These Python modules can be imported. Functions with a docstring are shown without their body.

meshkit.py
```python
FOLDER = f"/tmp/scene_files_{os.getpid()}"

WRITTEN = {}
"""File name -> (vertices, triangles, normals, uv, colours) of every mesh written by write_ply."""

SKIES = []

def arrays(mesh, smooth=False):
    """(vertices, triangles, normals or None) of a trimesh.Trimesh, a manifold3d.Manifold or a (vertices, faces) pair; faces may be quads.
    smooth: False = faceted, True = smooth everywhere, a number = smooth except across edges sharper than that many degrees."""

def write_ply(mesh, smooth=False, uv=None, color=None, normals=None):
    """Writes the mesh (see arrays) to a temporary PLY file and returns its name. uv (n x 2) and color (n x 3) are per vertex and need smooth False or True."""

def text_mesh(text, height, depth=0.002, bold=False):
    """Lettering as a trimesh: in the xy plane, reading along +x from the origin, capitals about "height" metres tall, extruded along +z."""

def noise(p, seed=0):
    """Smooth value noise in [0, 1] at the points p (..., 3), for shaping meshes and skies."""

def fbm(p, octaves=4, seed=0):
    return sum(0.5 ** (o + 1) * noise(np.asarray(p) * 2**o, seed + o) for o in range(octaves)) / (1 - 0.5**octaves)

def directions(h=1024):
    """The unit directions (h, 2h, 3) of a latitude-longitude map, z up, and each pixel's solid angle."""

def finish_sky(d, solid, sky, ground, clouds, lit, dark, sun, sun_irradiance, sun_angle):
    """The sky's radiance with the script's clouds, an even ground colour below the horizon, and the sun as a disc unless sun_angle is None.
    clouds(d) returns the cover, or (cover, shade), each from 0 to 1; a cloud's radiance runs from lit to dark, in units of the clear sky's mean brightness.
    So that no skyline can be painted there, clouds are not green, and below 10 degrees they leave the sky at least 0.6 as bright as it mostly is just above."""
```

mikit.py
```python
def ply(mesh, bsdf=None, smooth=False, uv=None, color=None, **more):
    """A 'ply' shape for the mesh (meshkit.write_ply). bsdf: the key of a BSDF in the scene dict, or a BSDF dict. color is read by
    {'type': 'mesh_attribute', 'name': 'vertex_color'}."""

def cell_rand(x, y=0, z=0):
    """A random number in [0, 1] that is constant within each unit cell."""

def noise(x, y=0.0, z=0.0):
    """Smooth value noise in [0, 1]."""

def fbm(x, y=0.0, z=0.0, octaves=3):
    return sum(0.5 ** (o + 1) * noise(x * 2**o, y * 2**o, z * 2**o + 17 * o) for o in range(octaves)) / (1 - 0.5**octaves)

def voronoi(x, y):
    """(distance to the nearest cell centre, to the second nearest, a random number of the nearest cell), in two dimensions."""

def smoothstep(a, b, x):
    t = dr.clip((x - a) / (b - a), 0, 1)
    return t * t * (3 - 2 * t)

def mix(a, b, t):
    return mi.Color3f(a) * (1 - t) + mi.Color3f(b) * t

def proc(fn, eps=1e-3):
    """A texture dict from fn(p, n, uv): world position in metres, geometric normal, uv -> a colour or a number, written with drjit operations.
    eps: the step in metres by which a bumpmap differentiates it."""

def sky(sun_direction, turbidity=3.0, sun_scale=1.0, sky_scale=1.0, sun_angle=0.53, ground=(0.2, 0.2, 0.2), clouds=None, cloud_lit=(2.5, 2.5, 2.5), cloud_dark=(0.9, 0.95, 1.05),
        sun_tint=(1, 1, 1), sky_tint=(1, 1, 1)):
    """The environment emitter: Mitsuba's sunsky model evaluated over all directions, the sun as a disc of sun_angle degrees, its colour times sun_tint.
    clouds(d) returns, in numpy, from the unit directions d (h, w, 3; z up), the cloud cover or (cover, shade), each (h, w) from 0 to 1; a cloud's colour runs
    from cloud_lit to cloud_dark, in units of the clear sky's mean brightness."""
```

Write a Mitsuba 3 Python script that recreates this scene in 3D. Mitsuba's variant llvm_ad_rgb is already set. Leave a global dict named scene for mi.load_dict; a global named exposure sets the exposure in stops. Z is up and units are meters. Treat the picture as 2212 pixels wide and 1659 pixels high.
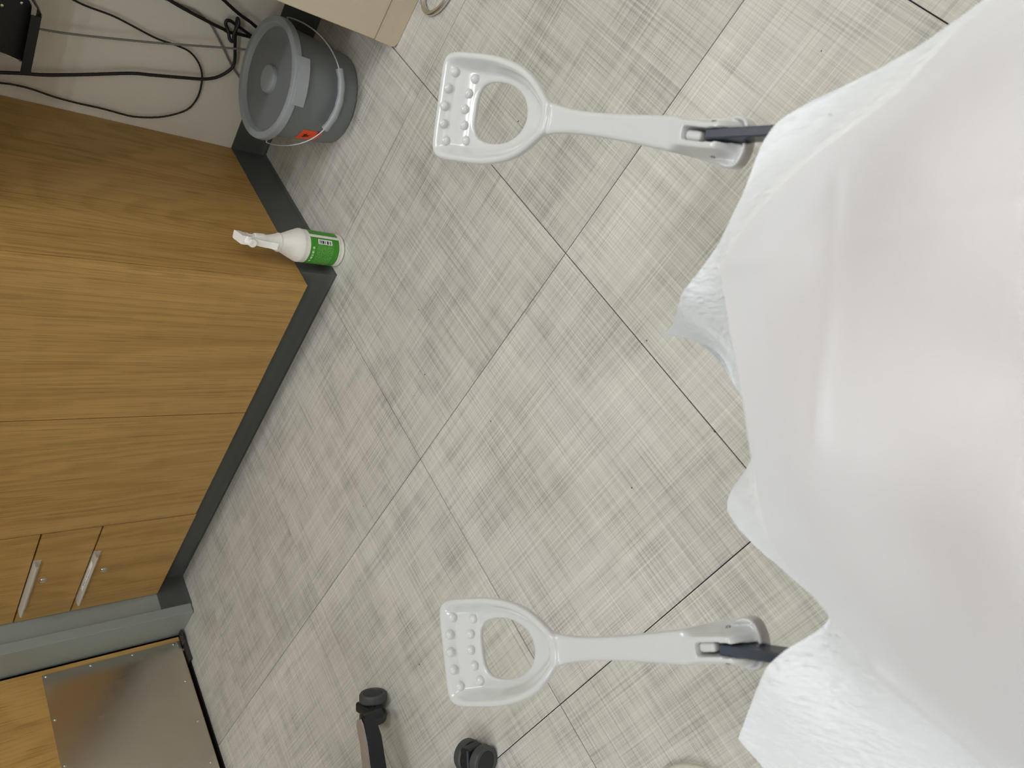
import math, random
import numpy as np, trimesh, mitsuba as mi, drjit as dr
import mikit, meshkit
from mikit import proc, noise, fbm, voronoi, cell_rand, smoothstep, mix
from scipy.interpolate import RBFInterpolator, RegularGridInterpolator, LinearNDInterpolator
from scipy.spatial import Delaunay
from shapely.geometry import Polygon, Point
from shapely import contains_xy

random.seed(7)
rng = np.random.default_rng(7)
T = mi.ScalarTransform4f
scene, labels = {}, {}

# ------------------------------------------------------------------ camera, lights, exposure
H = 1.064                                   # the phone, held in front of the person sitting on the table
CAM = np.eye(4)
CAM[:3, 0] = (-0.514201, 0.499339, 0.697322)
CAM[:3, 1] = (0.691381, 0.722451, -0.007513)
CAM[:3, 2] = (-0.507532, 0.478252, -0.716719)
CAM[2, 3] = H
scene['camera'] = {'type': 'thinlens', 'to_world': T(CAM.tolist()), 'fov_axis': 'x', 'fov': math.degrees(2 * math.atan(1106 / 1579.6)),
                   'aperture_radius': 0.0015, 'focus_distance': 1.35, 'near_clip': 0.01, 'far_clip': 50.0}
exposure = 0.32
LAMP = (37.5, 38.5, 39.5)                   # radiance of the ceiling panels
LAMPS = [(-.35, .95), (1.5, .3), (-1.6, -1.5), (.4, -1.2)]
CEIL = 2.62

# ------------------------------------------------------------------ helpers
def arr(m):
    return np.asarray(m.vertices, float), np.asarray(m.faces, int)

def TM(v, f):
    return trimesh.Trimesh(np.asarray(v, float), np.asarray(f, int), process=False)

def cat(ms):
    return trimesh.util.concatenate(ms)

def mv(m, *loc):
    m = m.copy(); m.apply_translation(loc); return m

def rot(m, deg, axis=(0, 0, 1), at=(0, 0, 0)):
    m = m.copy(); m.apply_transform(trimesh.transformations.rotation_matrix(math.radians(deg), axis, at)); return m

def xf(m, A):
    m = m.copy(); m.apply_transform(A)
    if np.linalg.det(A[:3, :3]) < 0: m.invert()
    return m

def box(lo, hi, b=0.0):
    lo, hi = np.array(lo, float), np.array(hi, float)
    if b <= 0:
        m = trimesh.creation.box(extents=hi - lo); m.apply_translation((lo + hi) / 2); return m
    pts = []
    for sx in (0, 1):
        for sy in (0, 1):
            for sz in (0, 1):
                c = np.where([sx, sy, sz], hi, lo); d = np.where([sx, sy, sz], -b, b)
                for k in range(3):
                    e = d.copy(); e[k] = 0; pts.append(c + e)
    return trimesh.convex.convex_hull(np.array(pts))

def rbox(lo, hi, r, n=2):
    lo, hi = np.array(lo, float) + r, np.array(hi, float) - r
    s = trimesh.creation.icosphere(subdivisions=n, radius=r).vertices
    return trimesh.convex.convex_hull(np.vstack([s + np.where([a, b, c], hi, lo) for a in (0, 1) for b in (0, 1) for c in (0, 1)]))

def lathe(prof, n=64):
    return trimesh.creation.revolve(np.array(prof, float), sections=n)

def prism(pts, h0, h1):
    m = trimesh.creation.extrude_polygon(Polygon(pts), h1 - h0, engine='earcut'); m.apply_translation((0, 0, h0)); return m

def smooth_path(p, n=8):
    p = np.asarray(p, float); q = np.vstack([2 * p[0] - p[1], p, 2 * p[-1] - p[-2]]); out = []
    for i in range(1, len(q) - 2):
        for t in np.arange(n) / n:
            out.append(0.5 * (2 * q[i] + (q[i + 1] - q[i - 1]) * t + (2 * q[i - 1] - 5 * q[i] + 4 * q[i + 1] - q[i + 2]) * t * t
                              + (3 * q[i] - q[i - 1] - 3 * q[i + 1] + q[i + 2]) * t ** 3))
    return np.vstack(out + [p[-1]])

def tube(path, r, sides=12, caps=True):
    p = np.asarray(path, float); n = len(p)
    t = np.gradient(p, axis=0); t /= np.linalg.norm(t, axis=1, keepdims=True) + 1e-12
    a = np.cross(t[0], (0, 0, 1) if abs(t[0][2]) < .9 else (1, 0, 0)); a /= np.linalg.norm(a)
    A = []
    for k in range(n):
        a = a - t[k] * (a @ t[k]); a /= np.linalg.norm(a); A.append(a)
    A = np.array(A); B = np.cross(t, A); ang = np.arange(sides) * 2 * np.pi / sides
    r = np.broadcast_to(np.asarray(r, float), (n,))
    v = p[:, None] + r[:, None, None] * (np.cos(ang)[None, :, None] * A[:, None] + np.sin(ang)[None, :, None] * B[:, None])
    i, j = np.meshgrid(np.arange(n - 1), np.arange(sides), indexing='ij')
    q = np.stack([i * sides + j, i * sides + (j + 1) % sides, (i + 1) * sides + (j + 1) % sides, (i + 1) * sides + j], -1).reshape(-1, 4)
    f = np.vstack([q[:, [0, 1, 2]], q[:, [0, 2, 3]]]); v = v.reshape(-1, 3)
    if caps:
        v = np.vstack([v, p[0], p[-1]]); k = np.arange(sides)
        f = np.vstack([f, np.stack([0 * k + n * sides, (k + 1) % sides, k], 1), np.stack([0 * k + n * sides + 1, (n - 1) * sides + k, (n - 1) * sides + (k + 1) % sides], 1)])
    return TM(v, f)

def surface_nets(F, lo, h):
    """Triangles of the zero level of the grid F (negative inside)."""
    s = F < 0
    c = np.zeros(tuple(n - 1 for n in F.shape), int)
    for d in np.ndindex(2, 2, 2):
        c += s[d[0]:F.shape[0] - 1 + d[0], d[1]:F.shape[1] - 1 + d[1], d[2]:F.shape[2] - 1 + d[2]]
    act = np.argwhere((c > 0) & (c < 8)); idx = -np.ones(c.shape, int); idx[tuple(act.T)] = np.arange(len(act))
    acc, cnt = np.zeros((len(act), 3)), np.zeros(len(act))
    cor = list(np.ndindex(2, 2, 2))
    for a in cor:
        for k in range(3):
            if a[k]: continue
            b = list(a); b[k] = 1
            fa, fb = F[tuple((act + a).T)], F[tuple((act + b).T)]
            on = (fa < 0) != (fb < 0); t = fa / np.where(on, fa - fb, 1.0)
            pos = np.array(a, float) + np.zeros((len(act), 3)); pos[:, k] += t
            acc += pos * on[:, None]; cnt += on
    v = np.asarray(lo) + (act + acc / cnt[:, None]) * h
    faces = []
    for k in range(3):
        u, w = (k + 1) % 3, (k + 2) % 3
        sl = [slice(None)] * 3; sl[k] = slice(0, -1); s0 = s[tuple(sl)]; sl[k] = slice(1, None); s1 = s[tuple(sl)]
        e = np.argwhere(s0 != s1); e = e[(e[:, u] > 0) & (e[:, w] > 0) & (e[:, u] < F.shape[u] - 1) & (e[:, w] < F.shape[w] - 1)]
        inn = s[tuple(e.T)]
        def cell(du, dw):
            q = e.copy(); q[:, u] -= du; q[:, w] -= dw; return idx[tuple(q.T)]
        q = np.stack([cell(1, 1), cell(0, 1), cell(0, 0), cell(1, 0)], 1)
        q = np.where(inn[:, None], q, q[:, ::-1]); faces += [q[:, [0, 1, 2]], q[:, [0, 2, 3]]]
    return TM(v, np.vstack(faces))

def sd_poly(P, poly):
    """Signed distance (negative inside) of the points P (n, 2) to a closed polygon."""
    poly = np.asarray(poly, float); a, b = poly, np.roll(poly, -1, 0); out = np.full(len(P), 1e9); ins = np.zeros(len(P), bool)
    for p, q in zip(a, b):
        e = q - p; w = P - p; t = np.clip(w @ e / (e @ e + 1e-12), 0, 1); out = np.minimum(out, np.hypot(*(w - t[:, None] * e).T))
        c = (p[1] <= P[:, 1]) != (q[1] <= P[:, 1])
        ins ^= c & (P[:, 0] < p[0] + (P[:, 1] - p[1]) / (q[1] - p[1] + 1e-12) * e[0])
    return np.where(ins, -out, out)

def chaikin(p, n=2):
    p = np.asarray(p, float)
    for _ in range(n):
        q = np.roll(p, -1, 0); p = np.stack([.75 * p + .25 * q, .25 * p + .75 * q], 1).reshape(-1, 2)
    return p

def smax(a, b, k):
    h = np.clip(.5 + .5 * (a - b) / k, 0, 1); return b + (a - b) * h + k * h * (1 - h)

def ss(a, b, x):
    t = np.clip((x - a) / (b - a), 0, 1); return t * t * (3 - 2 * t)

def obj(name, m, bsdf, parent=None, smooth=False, uv=None, **more):
    key = name if parent is None else parent + '__' + name; base, n = key, 0
    while key in scene:
        n += 1; key = '%s_%03d' % (base, n)
    scene[key] = mikit.ply(m, bsdf, smooth=smooth, uv=uv, **more)
    return key

def tag(key, label=None, category=None, group=None, kind=None):
    labels[key] = {k: v for k, v in dict(label=label, category=category, group=group, kind=kind).items() if v}
    return key

def struct(name, m, bsdf, parent=None, label=None, smooth=False):
    k = obj(name, m, bsdf, parent, smooth)
    if parent is None: tag(k, label, kind='structure')
    elif label: tag(k, label)
    return k

# the examination table stands turned against the room: its own axes (right, forward, up) to the room's
A_ = np.eye(4); A_[:2, :2] = [[0.6858015, -0.7277886], [0.7277886, 0.6858015]]
def tb(m): return xf(m, A_)
def tbp(p): return (A_[:3, :3] @ np.asarray(p, float).T).T

# ------------------------------------------------------------------ materials
def mat(name, d, two=True):
    scene[name] = {'type': 'twosided', 'b': d} if two else d
    return name

def rgb(*c): return {'type': 'rgb', 'value': list(c)}

def plain(name, c, rough=.5, spec=.5, metal=0., **k):
    return mat(name, {'type': 'principled', 'base_color': rgb(*c), 'roughness': rough, 'specular': spec, 'metallic': metal, **k})

TX, TY, TILE = -0.479, 0.790, 0.6096
def floor_colour(p, n, uv):
    i, j = dr.floor((p.x - TX) / TILE), dr.floor((p.y - TY) / TILE)
    ox, oy = cell_rand(i, j, 3) * 31.0, cell_rand(i, j, 4) * 37.0
    x, y = p.x + ox, p.y + oy
    wx, wy = x + .0007 * noise(x * 40, y * 12), y + .0007 * noise(x * 12, y * 40, 5.)
    # threads running both ways, in short lengths
    a = noise(wx * 820, y * 8) * .6 + noise(wx * 400, y * 5, 3.) * .4
    b = noise(x * 8, wy * 820, 7.) * .6 + noise(x * 5, wy * 400, 9.) * .4
    pa = smoothstep(.36, .74, noise(x * 19, y * 11, 1.) * .6 + noise(x * 52, y * 24, 2.) * .4)
    pb = smoothstep(.36, .74, noise(x * 11, y * 19, 4.) * .6 + noise(x * 24, y * 52, 6.) * .4)
    dark = (.105 + .085 * pa) * smoothstep(.40, .78, a) + (.105 + .085 * pb) * smoothstep(.40, .78, b)
    light = .11 * smoothstep(.58, .88, 1 - a) + .11 * smoothstep(.58, .88, 1 - b)
    patch = .055 * (pa - .5) + .05 * (pb - .5) + .08 * (fbm(x * 7, y * 7, 11.) - .5)
    v = 1.0 - dark + light - patch + .05 * (cell_rand(i, j, 8) - .5) - dr.select(j > -.5, .085, -.015)   # the rows by the cabinets are a darker batch + .05 * (noise(x * 900, y * 900) - .5)
    hue = fbm(x * 4.5, y * 4.5, 21.)
    c = mix((.545, .533, .482), (.550, .526, .488), smoothstep(.3, .7, hue))
    d, _, w = voronoi(x * 5.5, y * 5.5)
    speck = dr.select((w > .84) & (d < .006 + .03 * (w - .84)), .22, 1.0)
    return c * v * speck
mat('vinyl_tile', {'type': 'principled', 'base_color': proc(floor_colour), 'roughness': .42, 'specular': .42})
plain('joint', (.022, .022, .024), .9)

def wood(bright, seed):
    def f(p, n, uv):
        h, z = p.x + p.y + seed, p.z
        w = h + .010 * fbm(h * 5, z * 1.3, seed)
        ring = noise(w * 8, z * .8, seed) * 14.0
        fr = ring - dr.floor(ring)
        cath = smoothstep(.0, .6, fr) * (1 - smoothstep(.80, 1.0, fr))
        band = fbm(w * 22, z * .5, 3.)
        fine = noise(w * 480, z * 5, 5.) * .6 + noise(w * 1100, z * 12, 8.) * .4
        pore = smoothstep(.60, .9, noise(w * 640, z * 14, 2.))
        t = .20 * cath + .40 * band + .44 * fine
        c = mix((.345, .196, .056), (.450, .268, .088), smoothstep(.22, .82, t))
        return c * bright * (1 - .22 * pore)
    return f
mat('laminate', {'type': 'principled', 'base_color': proc(wood(1.0, 0.)), 'roughness': .42, 'specular': .35})
mat('laminate_side', {'type': 'principled', 'base_color': proc(wood(.97, 4.)), 'roughness': .42, 'specular': .35})
mat('door_veneer', {'type': 'principled', 'base_color': proc(wood(1.12, 9.)), 'roughness': .4, 'specular': .35})
plain('carcass', (.02, .014, .008), .8)
plain('wall_paint', (.72, .69, .62), .7, .3)
plain('ceiling_paint', (.8, .79, .76), .85, .2)
plain('grey_paint', (.255, .285, .27), .38, .5)
plain('cove_vinyl', (.075, .080, .075), .36, .5)
plain('worktop_grey', (.42, .41, .39), .45)
mat('brushed_steel', {'type': 'bumpmap', 'b': {'type': 'principled', 'base_color': rgb(.60, .555, .49), 'roughness': .17, 'metallic': 1.0},
                      't': proc(lambda p, n, uv: noise(p.y * 60, p.z * 2600) + .5 * noise(p.y * 15, p.z * 900), 1e-4), 'scale': .00004})
plain('chrome', (.68, .67, .64), .16, metal=1.)
plain('alu', (.64, .63, .60), .34, metal=.45)
plain('arm_silver', (.40, .375, .345), .36, metal=.5)
plain('white_gloss', (.50, .507, .497), .12, .55)
plain('white_latch', (.47, .47, .46), .35)
plain('bar_paint', (.040, .048, .064), .33, .5)
plain('dark_screw', (.06, .06, .06), .35, metal=.6)
plain('bucket_grey', (.150, .166, .170), .33, .5)
plain('lid_grey', (.265, .290, .300), .34, .5)
plain('wire', (.40, .42, .43), .3, metal=.6)
plain('orange', (.90, .075, .012), .5)
plain('ink', (.012, .010, .010), .6)
plain('beige_enamel', (.52, .445, .33), .42, .45)
plain('bottle_white', (.74, .725, .69), .38, .45)
plain('trigger_white', (.80, .79, .76), .25, .5)
plain('print_white', (.8, .8, .78), .45)
plain('cable_black', (.006, .0065, .007), .45)
plain('cable_grey', (.20, .20, .19), .45)
plain('tray_black', (.010, .012, .018), .42)
plain('arm_black', (.008, .010, .014), .42)
plain('tyre_grey', (.050, .055, .056), .55)
plain('hub_black', (.012, .016, .018), .5)
plain('cord_cream', (.52, .50, .42), .4)
plain('upholstery', (.10, .14, .20), .45)
plain('skin', (.62, .37, .31), .5, .4)
plain('sock', (.5, .5, .5), .8)
plain('black_rubber', (.01, .01, .01), .7)

def label_colour(p, n, uv):
    x, y = uv.x, uv.y                      # metres round the bottle and metres up from the label's foot
    k = dr.floor(y / .0042)
    inside = (y > .018) & (y < .062) & (x > .050) & (x < .128 - .012 * cell_rand(k, 2.))
    line = inside & (dr.abs(y / .0042 - k - .5) < .2)
    word = noise(x * 900, k * 3.1) > .36
    head = (y > .070) & (y < .0755) & (x > .060) & (x < .112) & (noise(x * 700, 2.) > .42)
    c = mix((.040, .245, .012), (.30, .52, .22), dr.select(line & word, .42, 0.))
    return dr.select(head, mi.Color3f(.45, .62, .38), c)
mat('label_green', {'type': 'principled', 'base_color': proc(label_colour), 'roughness': .4})
def barcode(p, n, uv):
    t = uv.y * 46; bar = (cell_rand(dr.floor(t), 5.) > .48) & (uv.x > .12) & (uv.x < .80) & (uv.y > .05) & (uv.y < .95)
    return dr.select(bar, mi.Color3f(.02), mi.Color3f(.78))
mat('barcode_print', {'type': 'principled', 'base_color': proc(barcode), 'roughness': .5})
def tape_text(p, n, uv):
    t = uv.x * 34; on = (dr.abs(uv.y - .5) < .2) & (uv.x > .22) & (uv.x < .86) & (cell_rand(dr.floor(t * 2.3), dr.floor(uv.y * 9)) > .45)
    return dr.select(on, mi.Color3f(.08), mi.Color3f(.76, .76, .74))
mat('printed_tape', {'type': 'principled', 'base_color': proc(tape_text), 'roughness': .5})

def crepe(p, n, uv):
    a, b = .6858 * p.x + .7278 * p.y, -.7278 * p.x + .6858 * p.y
    w = a + .0012 * noise(a * 220, b * 220)
    return noise(w * 560, b * 150) + .3 * noise(w * 1000, b * 420, 4.)
mat('crepe_paper', {'type': 'bumpmap', 'b': {'type': 'principledthin', 'base_color': rgb(.76, .785, .805), 'roughness': .9, 'diff_trans': .3, 'eta': 1.03},
                    't': proc(crepe, 2e-4), 'scale': .0011}, two=False)
mat('drape_tissue', {'type': 'bumpmap', 'b': {'type': 'principledthin', 'base_color': rgb(.76, .76, .775), 'roughness': .9, 'diff_trans': .6, 'eta': 1.03},
                     't': proc(lambda p, n, uv: noise(p.x * 700, p.y * 700, p.z * 700) + .6 * noise(p.x * 260, p.y * 260, p.z * 260), 3e-4), 'scale': .0002}, two=False)

# ------------------------------------------------------------------ the room
X0, X1, Y0, Y1 = -2.455, 2.3, -3.0, 1.93
struct('floor', box((X0 - .3, Y0, -.06), (X1, Y1, -.003)), 'joint', label='grey woven-look vinyl tile floor')
g = .0009
def tile(x0, x1, y0, y1):
    v = np.array([(x, y, z) for z, d in ((-.003, 0), (-.0005, 0), (0, .0003)) for x, y in ((x0 + d, y0 + d), (x1 - d, y0 + d), (x1 - d, y1 - d), (x0 + d, y1 - d))])
    f = [(8, 9, 10), (8, 10, 11)]
    for a in (0, 4):
        for k in range(4):
            l = (k + 1) % 4; f += [(a + k, a + l, a + 4 + l), (a + k, a + 4 + l, a + 4 + k)]
    return TM(v, f)
for i in range(-4, 5):
    for j in range(-7, 3):
        x0, x1 = max(TX + i * TILE, X0 - .14), min(TX + (i + 1) * TILE, X1); y0, y1 = max(TY + j * TILE, Y0), min(TY + (j + 1) * TILE, Y1)
        if x1 - x0 > .02 and y1 - y0 > .02:
            obj('tile', tile(x0 + g, x1 - g, y0 + g, y1 - g), 'vinyl_tile', 'floor')
struct('ceiling', box((X0 - .3, Y0, CEIL), (X1, Y1, CEIL + .05)), 'ceiling_paint', label='white ceiling')
struct('wall_back', box((X0 - .3, Y1, -.06), (X1, Y1 + .1, CEIL)), 'wall_paint', label='off-white painted wall behind the hanging cables')
struct('wall_right', box((X1, Y0, -.06), (X1 + .1, Y1, CEIL)), 'wall_paint')
struct('wall_front', box((X0 - .3, Y0 - .1, -.06), (X1, Y0, CEIL)), 'wall_paint')
DY1, DY0 = 1.2168, .26                      # door opening in the left wall
struct('wall_left', cat([box((X0 - .15, DY1 + .001, -.06), (X0, Y1, CEIL)), box((X0 - .15, Y0, -.06), (X0, DY0, CEIL)), box((X0 - .15, DY0, 2.13), (X0, DY1 + .001, CEIL))]),
       'grey_paint', label='grey painted wall between the wooden cabinets and the door')

COVE = [(0, 0), (14, 0), (14, 1), (10, 2.2), (7, 5), (5, 9), (3.6, 15), (3, 22), (3, 97), (1.6, 100), (0, 100)]
def cove(pts, normals, i):
    """The i-th run of a base moulding along pts with mitred ends; normals point into the room."""
    v = []
    for k in (i, i + 1):
        d = np.array(normals[i], float)
        if k == i and i > 0: d = d + np.array(normals[i - 1])
        if k == i + 1 and i + 1 < len(normals): d = d + np.array(normals[i + 1])
        d = np.sign(d) * (np.abs(d) > .1)
        for o, z in COVE: v.append((pts[k][0] + d[0] * o / 1000, pts[k][1] + d[1] * o / 1000, z / 1000))
    n = len(COVE); f = []
    for k in range(n):
        l = (k + 1) % n; f += [(k, l, n + l), (k, n + l, n + k)]
    m = TM(v, f); m.fix_normals(); return m
CP = [(X1, Y1), (-1.032, Y1), (-1.032, 1.376), (X0, 1.376), (X0, 1.2488)]
CN = [(0, -1), (1, 0), (0, -1), (1, 0)]
for i, nm, lb in ((0, 'baseboard_back', 'dark grey cove base along the back wall'), (1, 'baseboard_side', 'dark grey cove base under the cabinet side panel'),
                  (2, 'baseboard_front', 'dark grey cove base under the cabinet fronts'), (3, 'baseboard_left', 'dark grey cove base on the short wall by the door')):
    struct(nm, cove(CP, CN, i), 'cove_vinyl', label=lb, smooth=35)

# door in the left wall
d1 = 'door_1'
tag(d1, 'wooden door with a steel kick plate in a grey steel frame', kind='structure')
XD = -2.59                                   # face of the leaf
fr = cat([box((X0 - .15, DY1, .004), (X0 + .012, DY1 + .034, 2.14), .0012), box((X0 - .15, DY0 - .034, .004), (X0 + .012, DY0, 2.14), .0012), box((X0 - .15, DY0 - .034, 2.10), (X0 + .012, DY1 + .034, 2.14), .0012)])
obj('frame', fr, 'grey_paint', d1)
lf = obj('leaf', box((XD - .045, DY0 + .004, .018), (XD, DY1 - .012, 2.095), .001), 'door_veneer', d1)
kp = obj('kick_plate', box((XD + .0004, DY0 + .02, .020), (XD + .0018, 1.1885, .4475), .0005), 'brushed_steel', d1)
labels[kp] = {'label': 'brushed steel kick plate'}
scr = lathe([(0, 0), (.0042, 0), (.0042, .0006), (.0026, .0022), (0, .0028)], 14)
for y, z in [(1.181, .437), (1.18, .309), (1.18, .180), (1.18, .043), (1.035, .4375), (.889, .4375), (.743, .4375), (1.037, .041), (.890, .041), (.746, .041), (.6, .041), (.6, .4375), (.45, .041), (.45, .4375)]:
    obj('screw', mv(rot(scr, 90, (0, 1, 0)), XD + .0016, y, z), 'chrome', kp, smooth=40)
pv = cat([box((XD - .03, DY1 - .115, .001), (XD + .016, DY1 - .01, .0125), .001), box((XD + .002, DY1 - .05, .0125), (XD + .03, DY1 - .002, .017), .001)])
ph = obj('pivot', pv, 'dark_screw', d1); labels[ph] = {'label': 'black floor pivot'}
obj('hinge_pin', mv(lathe([(0, 0), (.007, 0), (.007, .02), (0, .02)], 18), XD - .012, DY1 - .06, .010), 'chrome', d1, smooth=40)

# ------------------------------------------------------------------ lamps of the room
for k, (x, y) in enumerate(LAMPS):
    l = tag('ceiling_light' if k == 0 else 'ceiling_light_%03d' % k, 'white LED panel in the ceiling ' + ('above the worktop', 'nearest the right wall', 'nearest the door', 'above the table')[k], 'ceiling light', 'LED ceiling panels')
    obj('frame', cat([box((x - .62, y - .32, CEIL - .02), (x + .62, y - .28, CEIL)), box((x - .62, y + .28, CEIL - .02), (x + .62, y + .32, CEIL)),
                      box((x - .62, y - .28, CEIL - .02), (x - .58, y + .28, CEIL)), box((x + .58, y - .28, CEIL - .02), (x + .62, y + .28, CEIL))]), 'ceiling_paint', l)
    for s in (-1, 1):
        v = [(x + p * .57, y + s * .14 + q * .0285, CEIL - .012) for p, q in ((-1, -1), (1, -1), (1, 1), (-1, 1))]
        obj('diffuser', TM(v, [(0, 2, 1), (0, 3, 2)]), 'ceiling_paint', l, emitter={'type': 'area', 'radiance': rgb(*LAMP)})

# ------------------------------------------------------------------ cabinets
YF = 1.318
bc = tag('base_cabinet', 'light oak laminate base cabinet with two tall plain doors, beside the spray bottle', 'cabinet')
obj('body', box((-1.984, YF + .017, .1), (-1.050, Y1 - .002, .857)), 'carcass', bc)
obj('plinth', box((-1.984, 1.378, .0), (-1.034, Y1 - .002, .0985)), 'carcass', bc)
obj('side_panel', box((-1.0485, YF + .017, .1), (-1.029, Y1 - .001, .857), .0006), 'laminate_side', bc)
dA = obj('door', box((-1.5055, YF, .1), (-1.029, YF + .0155, .855), .0007), 'laminate', bc)
dB = obj('door', box((-1.9845, YF, .1), (-1.5085, YF + .0155, .855), .0007), 'laminate', bc)
dc = tag('drawer_cabinet', 'light oak laminate drawer cabinet with aluminium pulls and round locks, by the grey wall', 'cabinet')
obj('body', box((X0 + .002, YF + .017, .097), (-1.9875, Y1 - .002, .857)), 'carcass', dc)
obj('plinth', box((X0 + .002, 1.378, .0), (-1.9875, Y1 - .002, .0965)), 'carcass', dc)
lock_m = rot(lathe([(0, 0), (.0105, 0), (.0105, .0012), (.0092, .0026), (.0078, .0016), (.0066, .0016), (.006, .0032), (0, .0034)], 32), 90, (1, 0, 0))
for k, (z0, z1) in enumerate(((.097, .3655), (.3705, .5215), (.5265, .855))):
    dwr = obj('drawer', box((X0 + .004, YF, z0), (-1.9885, YF + .0155, z1), .0007), 'laminate', dc)
    if k > 1: continue
    xa, xb = -2.378, -2.116
    bead = tube([(xa, YF - .0245, z1 - .0025), (xb, YF - .0245, z1 - .0025)], .0032, 14)
    obj('pull', cat([box((xa, YF - .025, z1 - .001), (xb, YF + .004, z1 + .0012), .0005), bead, box((xa, YF - .0015, z1 - .018), (xb, YF - .0001, z1))]), 'alu', dwr, smooth=40)
    obj('lock', mv(lock_m, -2.229, YF - .0001, .3165 if k == 0 else .481), 'chrome', dwr, smooth=30)
    if k == 0:
        v = [(-2.155, YF - .021, z1 + .0014), (-2.155, YF - .006, z1 + .0014), (-2.302, YF - .006, z1 + .0014), (-2.302, YF - .021, z1 + .0014)]
        t = obj('printed_label', TM(v, [(0, 1, 2), (0, 2, 3)]), 'printed_tape', dwr, uv=np.array([(0, 0), (0, 1), (1, 1), (1, 0)])); labels[t] = {'label': 'white printed label strip'}
tag(obj('worktop', cat([box((X0 + .002, 1.290, .859), (-1.0, Y1 - .001, .895), .003), box((-1.0, 1.44, .859), (1.6, Y1 - .001, .895), .003)]), 'worktop_grey'), 'grey worktop running over the wooden cabinets and the kneehole', 'worktop')

# ------------------------------------------------------------------ beige cabinet at the top
bx = tag('beige_steel_cabinet', 'beige enamelled steel box standing beside the grey bucket', 'cabinet')
obj('body', rbox((-.474, 1.550, .062), (.02, 1.90, .70), .004, 1), 'beige_enamel', bx, smooth=40)
bpz = prism([(-.470, .004), (-.462, .0), (.01, .0), (.01, .0605), (-.474, .0605), (-.474, .010)], 0, .35)
obj('base_skirt', mv(rot(bpz, 90, (1, 0, 0)), 0, 1.902, .001), 'beige_enamel', bx)
ra = np.linspace(0, np.pi * 2, 49)
ring = tube(np.stack([-.285 + .072 * np.cos(ra), 1.497 + .050 * np.sin(ra), 0 * ra + .0075], 1), .006, 14, False)
tag(obj('steel_ring', ring, 'chrome', smooth=True), 'polished steel ring lying on the floor at the foot of the beige cabinet', 'ring')

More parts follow.
